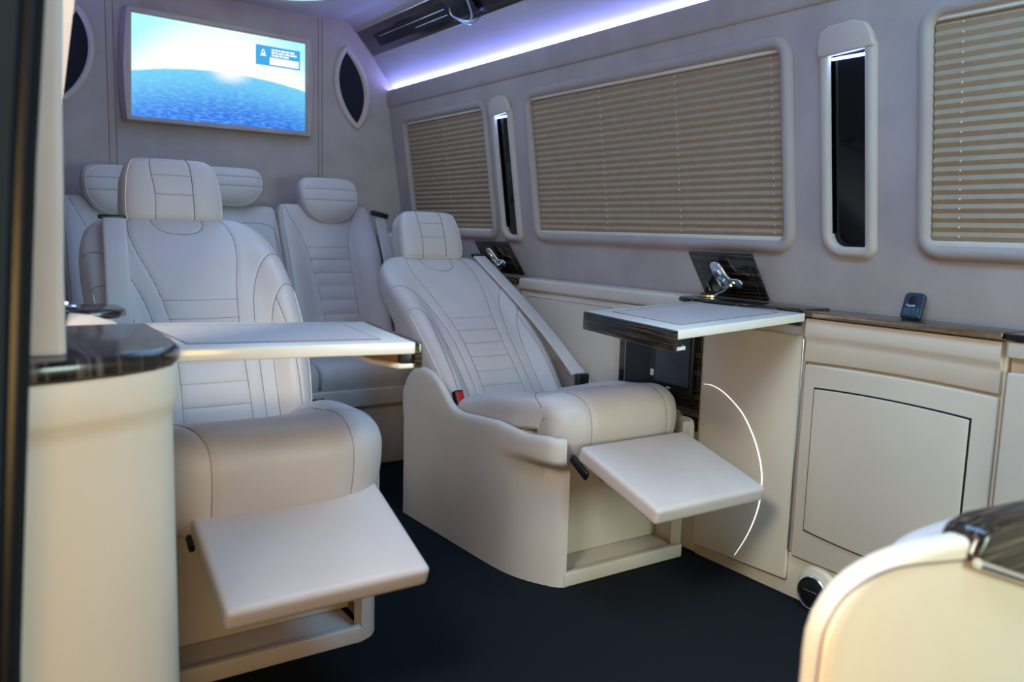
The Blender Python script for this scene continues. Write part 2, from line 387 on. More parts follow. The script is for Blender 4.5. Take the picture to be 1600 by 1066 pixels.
# pillar lights between windows
for i, (y0, y1, z0, z1) in enumerate(slots):
    r = root('pillar_light', ['tall slot light with black glass between the middle and right windows', 'narrow slot light with black glass between the two rear windows'][i], 'light', WM((y0 + y1) / 2, z0, 0), 'slot lights on the window pillars')
    path = rrect(y0, y1, z0, z1, (.004, .004, .034, .004), 8)      # rear lower corner is rounded
    path = rrect(y0, y1, z0, z1, (.004, .004, .004, .034), 8)
    prof = [(0, -.028), (0, .010), (.004, .014), (.018, .015), (.026, .011), (.029, .0)]
    outer = path
    mesh('surround', sweep(path, prof, WM), 'pillar_suede', r, smooth=50)
    mesh('black_glass', prism([WM(a, b, -.010) for a, b in rrect(y0 - .002, y1 + .002, z0 - .002, z1 + .002, .004, 3)], (.004, 0, 0), 0), 'dark_glass', r, smooth=0)
    hood = [(y0 - .028, z1 - .004), (y1 + .028, z1 - .012)] + [(y1 + .028 - .002, z1 + .03), (y1 + .018, z1 + .05), (y1 - .005, z1 + .062), (y0 + .03, z1 + .066), (y0 - .005, z1 + .055), (y0 - .022, z1 + .03)]
    mesh('hood', prism([WM(a, b, .0) for a, b in hood], (-.020, 0, 0), .005), 'pillar_suede', r, smooth=50)
    mesh('led', box(XW(z1) - .004, XW(z1) + .0055, y0 + .003, y1 - .003, z1 - .0195, z1 - .0145, .001), 'led_blue', r)

# ------------------------------------------------------------------ rear wall: television and speakers
tv = root('television', 'wall television showing blue sea and bright sky with a notification box', 'television', (1.06, 3.98, 1.43))
scr = [(.661, 3.925, 1.438), (1.437, 3.965, 1.444), (1.439, 3.965, 1.849), (.673, 3.925, 1.862)]
bez = [(.640, 3.998, 1.418), (1.468, 3.998, 1.418), (1.478, 3.998, 1.50), (1.487, 3.998, 1.64), (1.482, 3.998, 1.79), (1.470, 3.998, 1.876), (.652, 3.998, 1.893), (.640, 3.998, 1.82), (.624, 3.998, 1.65), (.628, 3.998, 1.52)]
inner = [(.655, 1.432), (1.442, 1.438), (1.442, 1.49), (1.442, 1.64), (1.442, 1.79), (1.444, 1.855), (.668, 1.868), (.666, 1.80), (.664, 1.65), (.660, 1.53)]
def yl(x): return 3.925 + (x - .661) / .776 * .04
ringA = [Vector(p) for p in bez]
ringB = [Vector((p[0] + (q[0] - p[0]) * .25, yl(p[0]) - .006, p[2] + (q[1] - p[2]) * .25)) for p, q in zip(bez, inner)]
ringC = [Vector((p[0] + (q[0] - p[0]) * .85, yl(q[0]) - .009, p[2] + (q[1] - p[2]) * .85)) for p, q in zip(bez, inner)]
ringD = [Vector((q[0], yl(q[0]) + .002, q[1])) for q in inner]
mesh('bezel', loft([ringA, ringB, ringC, ringD]), 'suede', tv, smooth=40)
m, N, L, P = newmat('screen_picture')
tc = N.new('ShaderNodeTexCoord'); sp = N.new('ShaderNodeSeparateXYZ'); L.new(tc.outputs['UV'], sp.inputs[0])
def mth(op, a, b=None, c=None):
    n = N.new('ShaderNodeMath'); n.operation = op
    for i, v in enumerate((a, b, c)):
        if v is None: continue
        if isinstance(v, (int, float)): n.inputs[i].default_value = v
        else: L.new(v, n.inputs[i])
    return n.outputs[0]
def mix(fac, a, b):
    n = N.new('ShaderNodeMix'); n.data_type = 'RGBA'
    if isinstance(fac, (int, float)): n.inputs[0].default_value = fac
    else: L.new(fac, n.inputs[0])
    for i, v in ((6, a), (7, b)):
        if isinstance(v, tuple): n.inputs[i].default_value = v
        else: L.new(v, n.inputs[i])
    return n.outputs[2]
def ramp01(x, lo, hi):
    n = N.new('ShaderNodeMapRange'); n.interpolation_type = 'SMOOTHSTEP'; L.new(x, n.inputs[0]); n.inputs[1].default_value = lo; n.inputs[2].default_value = hi; return n.outputs[0]
u, v = sp.outputs[0], sp.outputs[1]
nz = N.new('ShaderNodeTexNoise'); nz.inputs['Scale'].default_value = 15; nz.inputs['Detail'].default_value = 6; mp = N.new('ShaderNodeMapping'); mp.inputs['Scale'].default_value = (1.6, 3.6, 1); L.new(tc.outputs['UV'], mp.inputs[0]); L.new(mp.outputs[0], nz.inputs[0])
nf = N.new('ShaderNodeTexNoise'); nf.inputs['Scale'].default_value = 140; nf.inputs['Detail'].default_value = 3; L.new(tc.outputs['UV'], nf.inputs[0])
du = mth('SUBTRACT', u, .52); hor = mth('ADD', mth('MULTIPLY', mth('MULTIPLY', du, du), -.42), .555)
hor = mth('ADD', hor, mth('MULTIPLY', mth('SUBTRACT', nz.outputs[0], .5), .025))
below = mth('SUBTRACT', hor, v)                      # >0 in the sea
sky = mix(ramp01(mth('ADD', mth('MULTIPLY', mth('MULTIPLY', du, du), 2.2), mth('MULTIPLY', mth('SUBTRACT', v, .7), 1.2)), .15, .75), (1, 1, 1, 1), (.42, .95, 1, 1))
sea = mix(ramp01(below, 0, .5), (.16, .62, .92, 1), (.02, .16, .80, 1))
sea = mix(mth('MULTIPLY', ramp01(nz.outputs[0], .40, .72), .42), sea, (.30, .82, 1, 1))
sea = mix(mth('MULTIPLY', ramp01(nf.outputs[0], .45, .7), .22), sea, (.01, .20, .6, 1))
dv = mth('SUBTRACT', v, .56); dist = mth('SQRT', mth('ADD', mth('MULTIPLY', mth('SUBTRACT', u, .54), mth('SUBTRACT', u, .54)), mth('MULTIPLY', dv, dv)))
sea = mix(mth('SUBTRACT', 1.0, ramp01(dist, .0, .16)), sea, (1, 1, 1, 1))
img = mix(ramp01(below, -.012, .012), sky, sea)
L.new(img, P.inputs['Emission Color']); P.inputs['Emission Strength'].default_value = 1.1; P.inputs['Base Color'].default_value = (.01, .01, .01, 1); P.inputs['Roughness'].default_value = .3
screen = mesh('screen', ([*scr], [(0, 1, 2, 3)]), 'screen_picture', tv, smooth=0, uv=[(0, 0), (1, 0), (1, 1), (0, 1)])
def SCR(a, b, h=0.):
    A, B, C_, D = map(Vector, scr); p = (A * (1 - a) + B * a) * (1 - b) + (D * (1 - a) + C_ * a) * b; return (p.x, p.y - h, p.z)
def srect(a0, a1, b0, b1, h): return [SCR(a0, b0, h), SCR(a1, b0, h), SCR(a1, b1, h), SCR(a0, b1, h)], [(0, 1, 2, 3)]
card = mesh('notification_box', srect(.690, .966, .69, .905, .001), 'card_blue', screen, smooth=0)
mesh('button_bar', srect(.775, .958, .705, .785, .0018), 'card_white', screen, smooth=0)
lines = []
for row, (b, segs) in enumerate(((.868, (.785, .802, .826, .842, .871, .9, .935)), (.838, (.785, .812, .83, .858, .872, .9, .948)), (.808, (.785, .806, .835, .858, .898)))):
    for a0, a1 in zip(segs[:-1], segs[1:]): lines.append(srect(a0 + .001, a1 - .0035, b - .010, b + .011, .002))
mesh('text_lines', join(*lines), 'card_white', screen, smooth=0)
bell = [(.722, .800), (.724, .835), (.729, .858), (.735, .866), (.741, .858), (.746, .835), (.748, .800)]
mesh('bell_icon', join(([SCR(a, b, .002) for a, b in bell], [tuple(range(7))]), srect(.716, .754, .790, .802, .002)), 'card_white', screen, smooth=0)
mesh('bell_hole', ([SCR(.735 + .005 * math.cos(t), .832 + .014 * math.sin(t), .003) for t in np.linspace(0, 6.28, 10)[:-1]], [tuple(range(9))]), 'card_blue', screen, smooth=0)

def leaf(cx, cz, hw, hh, n=24, sk=.0):
    out = []
    for k in range(n): # pointed top and bottom, round flanks
        t = -1 + 2 * k / n; out.append((cx + hw * (1 - t * t) ** .80 + sk * t, cz - hh * t))
    for k in range(n):
        t = 1 - 2 * k / n; out.append((cx - hw * (1 - t * t) ** .80 + sk * t, cz - hh * t))
    return out
def speaker(cx, lab, flip):
    r = root('speaker', lab, 'speaker', (cx, 3.99, 1.69), 'leaf-shaped rear wall speakers')
    pts = leaf(cx, 1.678, .088, .198, sk=.030 * flip)
    mesh('surround', sweep(pts, [(.026, .0), (.024, .012), (.014, .020), (.004, .020), (-.002, .012), (-.003, .002)], lambda a, b, h: (a, 4.0 - h, b)), 'pillar_suede', r, smooth=60)
    mesh('grille', prism([(a, 3.994, b) for a, b in leaf(cx, 1.678, .088, .198, sk=.030 * flip)], (0, .004, 0), 0), 'speaker_cloth', r, smooth=0)
speaker(1.687, 'leaf-shaped black speaker to the right of the television', 1)
speaker(.447, 'leaf-shaped black speaker to the left of the television, behind the pillar', -1)

# ------------------------------------------------------------------ reclining chairs
def strap_mesh(pts, w, th):
    P = dense(pts, 40); rings = []
    for i, p in enumerate(P):
        t = P[min(i + 1, len(P) - 1)] - P[max(i - 1, 0)]; t /= np.linalg.norm(t)
        x = np.array([1., 0, 0]) - t * t[0]; x /= np.linalg.norm(x); n = np.cross(t, x); ring = []
        for k in range(12):
            a = 2 * math.pi * k / 12; c, s = math.cos(a), math.sin(a)
            ring.append(tuple(p + x * (w / 2) * abs(c) ** .45 * np.sign(c) + n * (th / 2) * abs(s) ** .45 * np.sign(s)))
        rings.append(ring)
    return loft(rings)
RIM = [(1.70, .440), (1.775, .447), (1.866, .437), (2.0, .446), (2.144, .436), (2.20, .432), (2.242, .437), (2.275, .455), (2.306, .482), (2.345, .512), (2.394, .532), (2.45, .538), (2.50, .530), (2.545, .500), (2.575, .450)]
def shell(cx, sgn, aisle=False):
    if aisle:
        lo = [(.312, 2.555), (.308, 2.3), (.304, 2.05), (.302, 1.93), (.300, 1.87), (.292, 1.825), (.268, 1.79), (.236, 1.775)]
    elif sgn < 0:
        lo = [(.312, 2.565), (.304, 2.3), (.296, 2.05), (.286, 1.94), (.266, 1.872), (.243, 1.825), (.218, 1.786), (.194, 1.770)]
    else:
        lo = [(.312, 2.555), (.308, 2.3), (.304, 2.05), (.302, 1.93), (.300, 1.86), (.296, 1.822), (.282, 1.795), (.258, 1.782)]
    up = [(.312, 2.575), (.304, 2.3), (.297, 2.05), (.293, 1.93), (.290, 1.86), (.284, 1.80), (.268, 1.752), (.236, 1.735)]
    n = 64; A = dense(lo, n); B = dense(up, n); ry, rz = zip(*RIM); rings = []
    for i in range(n):
        a, b = A[i], B[i]; j0, j1 = max(i - 1, 0), min(i + 1, n - 1)
        tA = A[j1] - A[j0]; tA /= np.linalg.norm(tA); nA = np.array([-abs(tA[1]), tA[0] * -1 if tA[1] < 0 else tA[0]])
        tB = B[j1] - B[j0]; tB /= np.linalg.norm(tB); nB = np.array([-abs(tB[1]), -tB[0]])
        nA = np.array([-abs(tA[1]), -tA[0] * -1]); nA = np.array([tA[1], -tA[0]]); nB = np.array([tB[1], -tB[0]])
        # make normals point inwards (towards smaller offset / larger y at the front)
        if nA[0] > 0: nA = -nA
        if nB[0] > 0: nB = -nB
        zt = float(np.interp(b[1], ry, rz)); th = .026; ring = []
        rows = [0, .06, .2, .30, .345, .355, .365, .375, .385, .40]
        zs = [z for z in rows if z < zt - .03] + [zt - .02, zt - .008, zt - .002, zt]
        zs = zs if len(zs) == 14 else (zs + [zt] * 14)[:14]
        def pos(z, off):
            f = min(1, max(0, (z - .34) / .04)); f = f * f * (3 - 2 * f); p = a * (1 - f) + b * f; nn = nA * (1 - f) + nB * f
            return (cx + sgn * (p[0] + nn[0] * off), p[1] + nn[1] * off, z)
        for q, z in enumerate(zs): ring.append(pos(z, {11: .002, 12: .006, 13: .012}.get(q, 0)))
        for q, z in enumerate(zs[::-1]): ring.append(pos(z, {0: .018, 1: .022}.get(q, th)) if q else pos(z, .018))
        rings.append(ring)
    return loft(rings)

def chair(cx, lab, group, seat_sp, back_sp, head_sp, foot, fx, strap, clip, buckle, buckle_mat, guide, strapw=.058, sx=0., tray=.262):
    r = root('reclining_chair', lab, 'chair', (cx, 2.1, 0), group)
    for s in (-1, 1):
        mesh('side_shell', shell(cx + sx, s, tray < .25 and s > 0), 'shell_leather', r, smooth=50)
    mesh('base_box', join(box(cx - .245, cx + .272, 1.905, 1.925, .03, .40, .003), box(cx - .27, cx + .27, 2.50, 2.53, 0, .42, .004), box(cx + sx - .252, cx + sx + .262, 1.90, 2.45, .33, .430, .01)), 'shell_leather', r)
    mesh('storage_tray', join(box(cx - .205, cx + sx + tray + .004, 1.785, 1.91, 0.001, .030, .003), box(cx - .200, cx + sx + tray, 1.768, 1.788, 0.001, .042, .004)), 'shell_leather', r)
    mesh('screw_cap', lathe([(.009, 0), (.009, .002), (.006, .004), (.001, .0045)], (cx - .17, 1.905, .155), (0, -1, 0), 16), 'leather', r)
    # seat
    hw = .240
    seams = both([(.60, .02), (.60, .25), (.62, .45), (.66, .62), (.64, .8), (.62, .97)]) + [dense([(-.60, .50), (-.3, .475), (.3, .475), (.60, .50)], 8).tolist()] + both([(.62, .47), (.8, .40), (.93, .34), (.99, .28)])
    def bol(U, V):
        a = np.clip((np.abs(U) - .60) / .2, 0, 1); a = a * a * (3 - 2 * a); b = np.clip((V - .38) / .22, 0, 1); b = b * b * (3 - 2 * b)
        return a * b * .024 - .012 * (1 - np.clip(np.abs(U) / .6, 0, 1) ** 2) * np.clip((V - .4) / .3, 0, 1)
    cu = Cushion(cx, seat_sp, lambda V: hw * np.interp(V, [0, .25, .42, 1], [.99, 1.0, 1.09, 1.09]), .085, .03, bol, [dense(q, 14) for q in seams[:2]] + [dense(q, 8) for q in seams[3:]], n=5, m=14, gd=.003, gw=.006, tilt=.045)
    seat = mesh('seat_cushion', cu.build(84, 100), 'leather', r, smooth=70)
    mesh('seam', join(*[cu.line(q) for q in seams[:2] + seams[3:]]), 'stitching', seat)
    # backrest
    C1 = [(.36, .02), (.34, .18), (.32, .34), (.325, .46), (.38, .6), (.48, .74), (.54, .86), (.55, .985)]
    C2 = [(.52, .02), (.48, .2), (.465, .34), (.48, .46), (.56, .60), (.70, .70), (.86, .755), (.985, .77)]
    C3 = [(.66, .02), (.62, .2), (.61, .34), (.63, .43), (.71, .53), (.84, .59), (.985, .605)]
    C4 = [(.88, .02), (.83, .2), (.79, .38), (.75, .50), (.735, .55)]
    SH = [(-.31, .985), (-.29, .935), (-.20, .885), (-.07, .868), (.07, .868), (.20, .885), (.29, .935), (.31, .985)]
    HZ = [[(-np.interp(v, [c[1] for c in C1], [c[0] for c in C1]), v), (np.interp(v, [c[1] for c in C1], [c[0] for c in C1]), v)] for v in (.13, .21, .28, .35, .42, .49, .56)]
    gro = [dense(q, 16) for q in both(C1) + both(C2) + both(C3)] + [dense(q, 10) for q in both(C4)] + [dense(SH, 14)] + [np.array(h) for h in HZ]
    def wb(V): return np.interp(V, [0, .1, .35, .6, .75, .85, .93, 1], [.226, .240, .254, .260, .260, .254, .240, .214])
    def bb(U, V):
        a = np.clip((np.abs(U) - .56) / .3, 0, 1); a = a * a * (3 - 2 * a); b = np.interp(V, [0, .1, .35, .6, .8, 1], [.028, .042, .048, .036, .008, 0])
        wav = np.where(np.abs(U) < .5, .0006 * np.abs(np.sin((V - .14) * math.pi / .0625)) * (V < .66) * (V > .14), 0)
        return a * b + wav - .006 * (1 - np.abs(U)) * np.interp(V, [0, .6, .95], [1, 1, 0])
    cb = Cushion(cx, back_sp, wb, .07, .06, bb, gro, n=4.5, m=16, gd=.0028, gw=.0042)
    back = mesh('backrest', cb.build(120, 200), 'leather', r, smooth=75)
    mesh('seam', join(*[cb.line(q, .0008) for q in both(C1) + both(C2) + both(C3) + both(C4) + [SH]], *[cb.line(h, .0005, 16) for h in HZ]), 'stitching', back)
    for s in (-1, 1): mesh('piping', cb.line([(.965 * s, .03), (.965 * s, .3), (.965 * s, .58)], .0016, 40, .001), 'piping', back)
    # headrest
    def wh(V): return np.interp(V, [0, .12, .4, .7, .88, 1], [.134, .138, .137, .132, .122, .106])
    S1 = [(-.40, .03), (-.38, .35), (-.42, .6), (-.52, .97)]; S2 = [(.38, .03), (.36, .4), (.38, .97)]; S3 = [(-.40, .42), (.37, .42)]; S4 = [(-.43, .70), (.37, .70)]
    ch = Cushion(cx, head_sp, wh, .055, .055, lambda U, V: .012 * np.sin(np.clip(V, 0, 1) * math.pi) - .012 * (np.abs(U) > 2), [dense(S1, 8), dense(S2, 8), np.array(S3), np.array(S4)], n=5, m=8, gd=.0018, gw=.004)
    hd = mesh('headrest', ch.build(72, 72), 'leather', r, smooth=75)
    mesh('seam', join(ch.line(S1, .0010), ch.line(S2, .0010), ch.line(S3, .0005), ch.line(S4, .0005)), 'stitching', hd)
    mesh('piping', ch.line([(-.90, .94), (-.93, .5), (-.93, .12), (-.86, .05), (0, .035), (.86, .05), (.93, .12), (.93, .5), (.90, .94)], .0015, 110, .001), 'piping', hd)
    # footrest: flat padded board
    (ya, za), (yb_, zb_) = foot; d = Vector((0, yb_ - ya, zb_ - za)); Lf = d.length; ang = math.atan2(d.z, d.y)
    M = Matrix.Translation((fx, (ya + yb_) / 2, (za + zb_) / 2)) @ Matrix.Rotation(ang, 4, 'X')
    bm = bmesh.new(); bmesh.ops.create_cube(bm, size=1)
    for v in bm.verts: v.co = Vector((v.co.x * .392, v.co.y * Lf, v.co.z * .046 - .023 * (1 if Lf else 1)))
    if M.to_euler().x: pass
    bmesh.ops.bevel(bm, geom=bm.edges[:], offset=.013, segments=5, profile=.55, affect='EDGES')
    bmesh.ops.subdivide_edges(bm, edges=[e for e in bm.edges if e.calc_length() > .1], cuts=10, use_grid_fill=True)
    flip = Matrix.Rotation(math.pi, 4, 'X') if abs(ang) > math.pi / 2 else Matrix.Identity(4)
    for v in bm.verts:
        if v.co.z > -.012: v.co.z += .007 * max(0, 1 - (v.co.x / .196) ** 4) * max(0, 1 - (v.co.y / (Lf / 2)) ** 4)
    bm.transform(M @ flip)
    ft = mesh('footrest', from_bm(bm), 'leather', r, smooth=60)
    corner = [M @ flip @ Vector((sx * .196, sy * Lf / 2, z)) for sx, sy, z in ((-1, 1, 0), (-1, 1, -.046))]
    mesh('bracket', box(fx - .150, fx - .135, ya - .055, ya + .045, za - .075, za - .050, .004, M=Matrix.Translation((0, ya, za - .06)) @ Matrix.Rotation(.42, 4, 'X') @ Matrix.Translation((0, -ya, -(za - .06)))), 'black_plastic', r)
    mesh('bracket', box(fx - .200, fx - .188, ya - .040, ya + .04, za - .072, za - .046, .005, M=Matrix.Translation((0, ya, za - .06)) @ Matrix.Rotation(.50, 4, 'X') @ Matrix.Translation((0, -ya, -(za - .06)))), 'black_plastic', r)
    sb = mesh('seat_belt_cover', strap_mesh(strap, strapw, .012), 'leather', r, smooth=60)
    mesh('belt_guide', box(*guide, .005), 'black_plastic', r)
    if clip: mesh('belt_anchor', box(*clip, .006), 'black_plastic', r)
    bx, by, bz, rx = buckle
    Mb = Matrix.Translation((bx, by, bz)) @ Matrix.Rotation(rx, 4, 'X') @ Matrix.Translation((-bx, -by, -bz))
    b = mesh('buckle', box(bx - .016, bx + .016, by - .013, by + .013, bz - .030, bz + .024, .004, M=Mb), 'black_plastic', r)
    mesh('release_button', box(bx - .0125, bx + .0125, by - .016, by - .008, bz - .024, bz + .018, .003, M=Mb), buckle_mat, b)
    return r

chair(1.595, 'reclined cream leather chair on the right, seat back tilted far down', 'reclining leather chairs',
      [(1.765, .33), (1.738, .40), (1.733, .47), (1.755, .523), (1.815, .548), (1.90, .540), (2.10, .490), (2.30, .435), (2.44, .405)],
      [(2.29, .325), (2.37, .415), (2.46, .515), (2.58, .630), (2.73, .752), (2.84, .825), (2.93, .880), (2.965, .902)],
      [(2.925, .880), (2.955, .965), (2.995, 1.075)],
      [(1.703, .432), (1.392, .345)], 1.572,
      [(1.806, 2.945, .892), (1.812, 2.80, .815), (1.822, 2.60, .703), (1.828, 2.42, .592), (1.832, 2.29, .498)],
      (1.800, 1.852, 2.25, 2.275, .41, .508), (1.355, 2.315, .452, -.5), 'red_plastic', (1.775, 1.850, 2.935, 2.96, .888, .902))
chair(.530, 'cream leather chair on the left behind the long table, back more upright', 'reclining leather chairs',
      [(1.600, .37), (1.575, .44), (1.562, .51), (1.572, .562), (1.625, .590), (1.72, .592), (1.90, .558), (2.06, .515), (2.22, .485)],
      [(1.985, .40), (2.06, .50), (2.105, .61), (2.175, .735), (2.295, .865), (2.40, .945), (2.50, 1.003), (2.535, 1.022)],
      [(2.500, .990), (2.520, 1.08), (2.550, 1.182)],
      [(1.640, .455), (1.362, .345)], .550,
      [(.362, 2.455, 1.0), (.350, 2.36, .945), (.335, 2.24, .86), (.320, 2.12, .72), (.315, 2.08, .60)],
      None, (.796, 2.10, .515, -.2), 'pink_plastic', (.325, .392, 2.45, 2.475, 1.0, 1.012), sx=.015, tray=.234)

# ------------------------------------------------------------------ rear bench
rb = root('rear_bench', 'cream leather three-seat bench along the rear wall', 'bench', (1.05, 3.5, 0))
mesh('bench_base', box(.34, 1.70, 3.165, 3.95, 0, .27, .004), 'shell_leather', rb)
mesh('front_ledge', box(.33, 1.71, 3.135, 3.95, .262, .334, .005), 'shell_leather', rb)
bsp = [(3.38, .36), (3.44, .50), (3.52, .70), (3.60, .88), (3.67, 1.03), (3.70, 1.10)]
def bench_section(x0, x1, lab, mid=False):
    cx = (x0 + x1) / 2; hw = (x1 - x0) / 2
    seatc = Cushion(cx, [(3.165, .30), (3.145, .35), (3.15, .405), (3.19, .44), (3.30, .445), (3.45, .425), (3.56, .41)], lambda V: hw * (1 + 0 * V), .08, .02, None, [np.array([(-.98, .27), (.98, .27)])], n=9, m=14, gd=.004, gw=.005)
    s_ = mesh('seat_cushion', seatc.build(50, 60), 'leather', rb, smooth=70)
    mesh('seam', join(seatc.line([(-.97, .27), (.97, .27)], .0009)), 'stitching', s_)
    if mid:
        inner_ = [(-.62, .05), (-.62, .60), (-.60, .70), (-.5, .745), (0, .75), (.5, .745), (.60, .70), (.62, .60), (.62, .05)]
        outer_ = [(-.93, .05), (-.93, .62), (-.88, .78), (-.7, .87), (0, .88), (.7, .87), (.88, .78), (.93, .62), (.93, .05)]
        def bo(U, V):
            e1 = np.maximum(np.abs(U) / .78, (V - .0) / .80); d = np.abs(e1 - 1); return .022 * np.exp(-(d / .13) ** 2) - .012 * (e1 < .9)
        c = Cushion(cx, bsp[:-2] + [(3.665, 1.02), (3.688, 1.082)], lambda V: hw * (1 + 0 * V), .05, .05, bo, [dense(inner_, 24)], n=9, m=14, gd=.005, gw=.006)
        b = mesh('backrest', c.build(70, 110), 'leather', rb, smooth=70)
        mesh('seam', join(c.line(inner_, .0009, 60), c.line(outer_, .0009, 60), *[c.line([(-.55, q), (.55, q)], .0006, 12) for q in (.5, .54)]), 'stitching', b)
        hx, hz, w_ = cx - .018, 1.10, .140
    else:
        L1 = [(-.34, .03), (-.37, .3), (-.45, .6), (-.58, .78), (-.80, .93), (-.90, .985)]; L2 = [(.36, .03), (.34, .3), (.32, .6), (.36, .78), (.56, .93), (.66, .985)]
        xa = lambda q, v: np.interp(v, [c[1] for c in q], [c[0] for c in q])
        hz_ = [[(xa(L1, v), v), (xa(L2, v), v)] for v in (.10, .18, .26, .34, .42, .50, .58, .66, .73)]
        def bo(U, V):
            a = np.clip((np.abs(U) - .5) / .4, 0, 1); wav = np.where(np.abs(U + .04) < .38, .003 * np.abs(np.sin((V - .10) * math.pi / .08)) * (V < .74) * (V > .10), 0)
            return .028 * a * a * (3 - 2 * a) * np.interp(V, [0, .7, 1], [1, 1, .2]) + wav
        c = Cushion(cx, bsp, lambda V: hw * np.interp(V, [0, .8, 1], [1, 1, .985]), .06, .05, bo, [dense(L1, 14), dense(L2, 14)] + [np.array(h) for h in hz_], n=7, m=14, gd=.003, gw=.005)
        b = mesh('backrest', c.build(80, 140), 'leather', rb, smooth=70)
        mesh('seam', join(c.line(L1, .0009), c.line(L2, .0009), c.line([(-.93, .03), (-.93, .97)], .0009), *[c.line(h, .0007, 12) for h in hz_]), 'stitching', b)
        hx, hz, w_ = cx + (.012 if x0 > 1 else -.025), 1.10, .142
    # headrest: rounded, with two cross seams and a piped outline
    t0 = 1.065 if mid else 1.005; t1 = 1.245 if mid else 1.225
    def wh(V): return w_ * np.interp(V, [0, .15, .4, .7, .9, 1], [.42, .74, .95, 1.0, .96, .82])
    hc = Cushion(hx, [(3.645, t0), (3.65, (t0 + t1) / 2), (3.685, t1)], wh, .05, .06, lambda U, V: .012 * np.sin(V * math.pi), [np.array([(-.95, .48), (.95, .48)]), np.array([(-.95, .70), (.95, .70)])], n=4, m=6, gd=.003, gw=.005)
    h = mesh('headrest', hc.build(60, 60), 'leather', rb, smooth=75)
    mesh('seam', join(hc.line([(-.93, .48), (.93, .48)], .0009), hc.line([(-.93, .70), (.93, .70)], .0008)), 'stitching', h)
    th = np.linspace(0, 2 * math.pi, 61)[:-1]
    for q in (-.045, .045): mesh('headrest_post', tube([(hx + q, 3.700, t0 - .07), (hx + q, 3.700, t0 + .03)], .006, 10), 'chrome', h)
    mesh('piping', tube(list(map(tuple, hc.at(.90 * np.sign(np.cos(th)) * np.abs(np.cos(th)) ** .6, .5 + .45 * np.sign(np.sin(th)) * np.abs(np.sin(th)) ** .6, extra=.001))), .0014, 5, wrap=True), 'piping', h)
bench_section(1.205, 1.665, 'right'); bench_section(.845, 1.205, 'middle', True); bench_section(.345, .845, 'left')
mesh('seat_belt_cover', strap_mesh([(1.690, 3.66, 1.045), (1.695, 3.60, .90), (1.700, 3.50, .68), (1.70, 3.44, .50)], .052, .014), 'leather', rb, smooth=60)
mesh('belt_guide', box(1.645, 1.730, 3.645, 3.675, 1.045, 1.068, .006, M=Matrix.Translation((1.69, 3.66, 1.056)) @ Matrix.Rotation(.22, 4, 'Y') @ Matrix.Translation((-1.69, -3.66, -1.056))), 'black_plastic', rb)
mesh('side_bolster', box(1.715, 1.90, 3.45, 3.95, .0, .98, .03, 4), 'leather', rb, smooth=60)

# ------------------------------------------------------------------ folding tables
def table(name, lab, cap, wall, sgn):
    """cap=(front,rear) corners at the free end, wall=(front,rear) corners at the cabinet; top surface"""
    cf, cr_, wf, wr = [Vector(p) for p in (*cap, *wall)]
    r = root(name, lab, 'table', tuple((cf + wr) / 2 - Vector((0, 0, .05))), 'folding side tables')
    up = Vector((0, 0, 1)); ux = (wf - cf).normalized(); th = .0215
    a = .014
    cf2, cr2 = cf + ux * a, cr_ + (wr - cr_).normalized() * a
    mesh('tabletop', prism([tuple(p) for p in (cf2, wf, wr, cr2)], (0, 0, -th), .0025), 'tabletop', r)
    def bl(s, t, h=0.): # bilinear on top: s from cap to wall, t front to rear
        p = (cf2 * (1 - s) + wf * s) * (1 - t) + (cr2 * (1 - s) + wr * s) * t; return (p.x, p.y, p.z + h)
    mesh('inlay', prism([bl(.12, .14, .0003), bl(.90, .14, .0003), bl(.90, .86, .0003), bl(.12, .86, .0003)], (0, 0, .0008), .0003, 1), 'table_inlay', r)
    mesh('inlay_groove', tube([bl(s, t, .0004) for s, t in ((.12, .14), (.9, .14), (.9, .86), (.12, .86))], .0012, 5, wrap=True), 'stitching', r)
    # dark wood end cap hangs below the leaf
    mesh('end_cap', prism([tuple(cf), tuple(cr_), tuple(cr_ - up * .049), tuple(cf - up * .049)], tuple(ux * a), .003), 'wood_cap', r)
    # lower leaf folded beneath
    z = -.041
    low = [bl(0, .02, z), bl(.07, .02, z), bl(.14, .2, z), bl(.16, .5, z), bl(.16, .98, z), bl(0, .98, z)]
    mesh('lower_leaf', prism([tuple(p) for p in low], (0, 0, -.008), .001), 'tabletop', r)
    core = [bl(0, .10, -.0215), bl(.06, .10, -.0215), bl(.14, .3, -.0215), bl(.14, .94, -.0215), bl(0, .94, -.0215)]
    mesh('core_strip', prism([tuple(p) for p in core], (0, 0, -.0195), 0), 'table_core', r)
    mesh('spacer', prism([bl(.002, .03, -.0215), bl(.055, .03, -.0215), bl(.055, .10, -.0215), bl(.002, .10, -.0215)], (0, 0, -.0195), .001), 'black_plastic', r)
    mesh('hinge', tube([bl(1.0, .03, -.030), bl(1.0, .97, -.030)], .006, 8), 'black_plastic', r)
    return r
table('folding_table', 'pale leather-topped folding table with dark wood end, beside the right chair', ((1.341, 1.338, .787), (1.424, 1.77, .787)), ((1.868, 1.388, .806), (1.888, 1.79, .806)), 1)
table('folding_table', 'pale folding table with dark wood end in front of the left chair', ((.718, 1.362, .790), (.766, 1.707, .790)), ((.288, 1.425, .7915), (.262, 1.840, .7915)), -1)

# ------------------------------------------------------------------ right-hand cabinets
FX = 1.90
def yz(poly, x=FX): return [(x, a, b) for a, b in poly]
def doorp(y0, y1, z0, z1, r=.004): return [(y0, z0), (y1, z0), (y1, z1), (y0, z1)]
# plinth
mesh('plinth', prism([(1.9125, 1.768, 0.001), (1.95, 1.768, .001), (1.95, 1.768, .129), (1.9125, 1.768, .129)], (0, -2.268, 0), .004), 'panel_leather',
     label='cream kick plinth under the right-hand cabinets', cat='plinth')
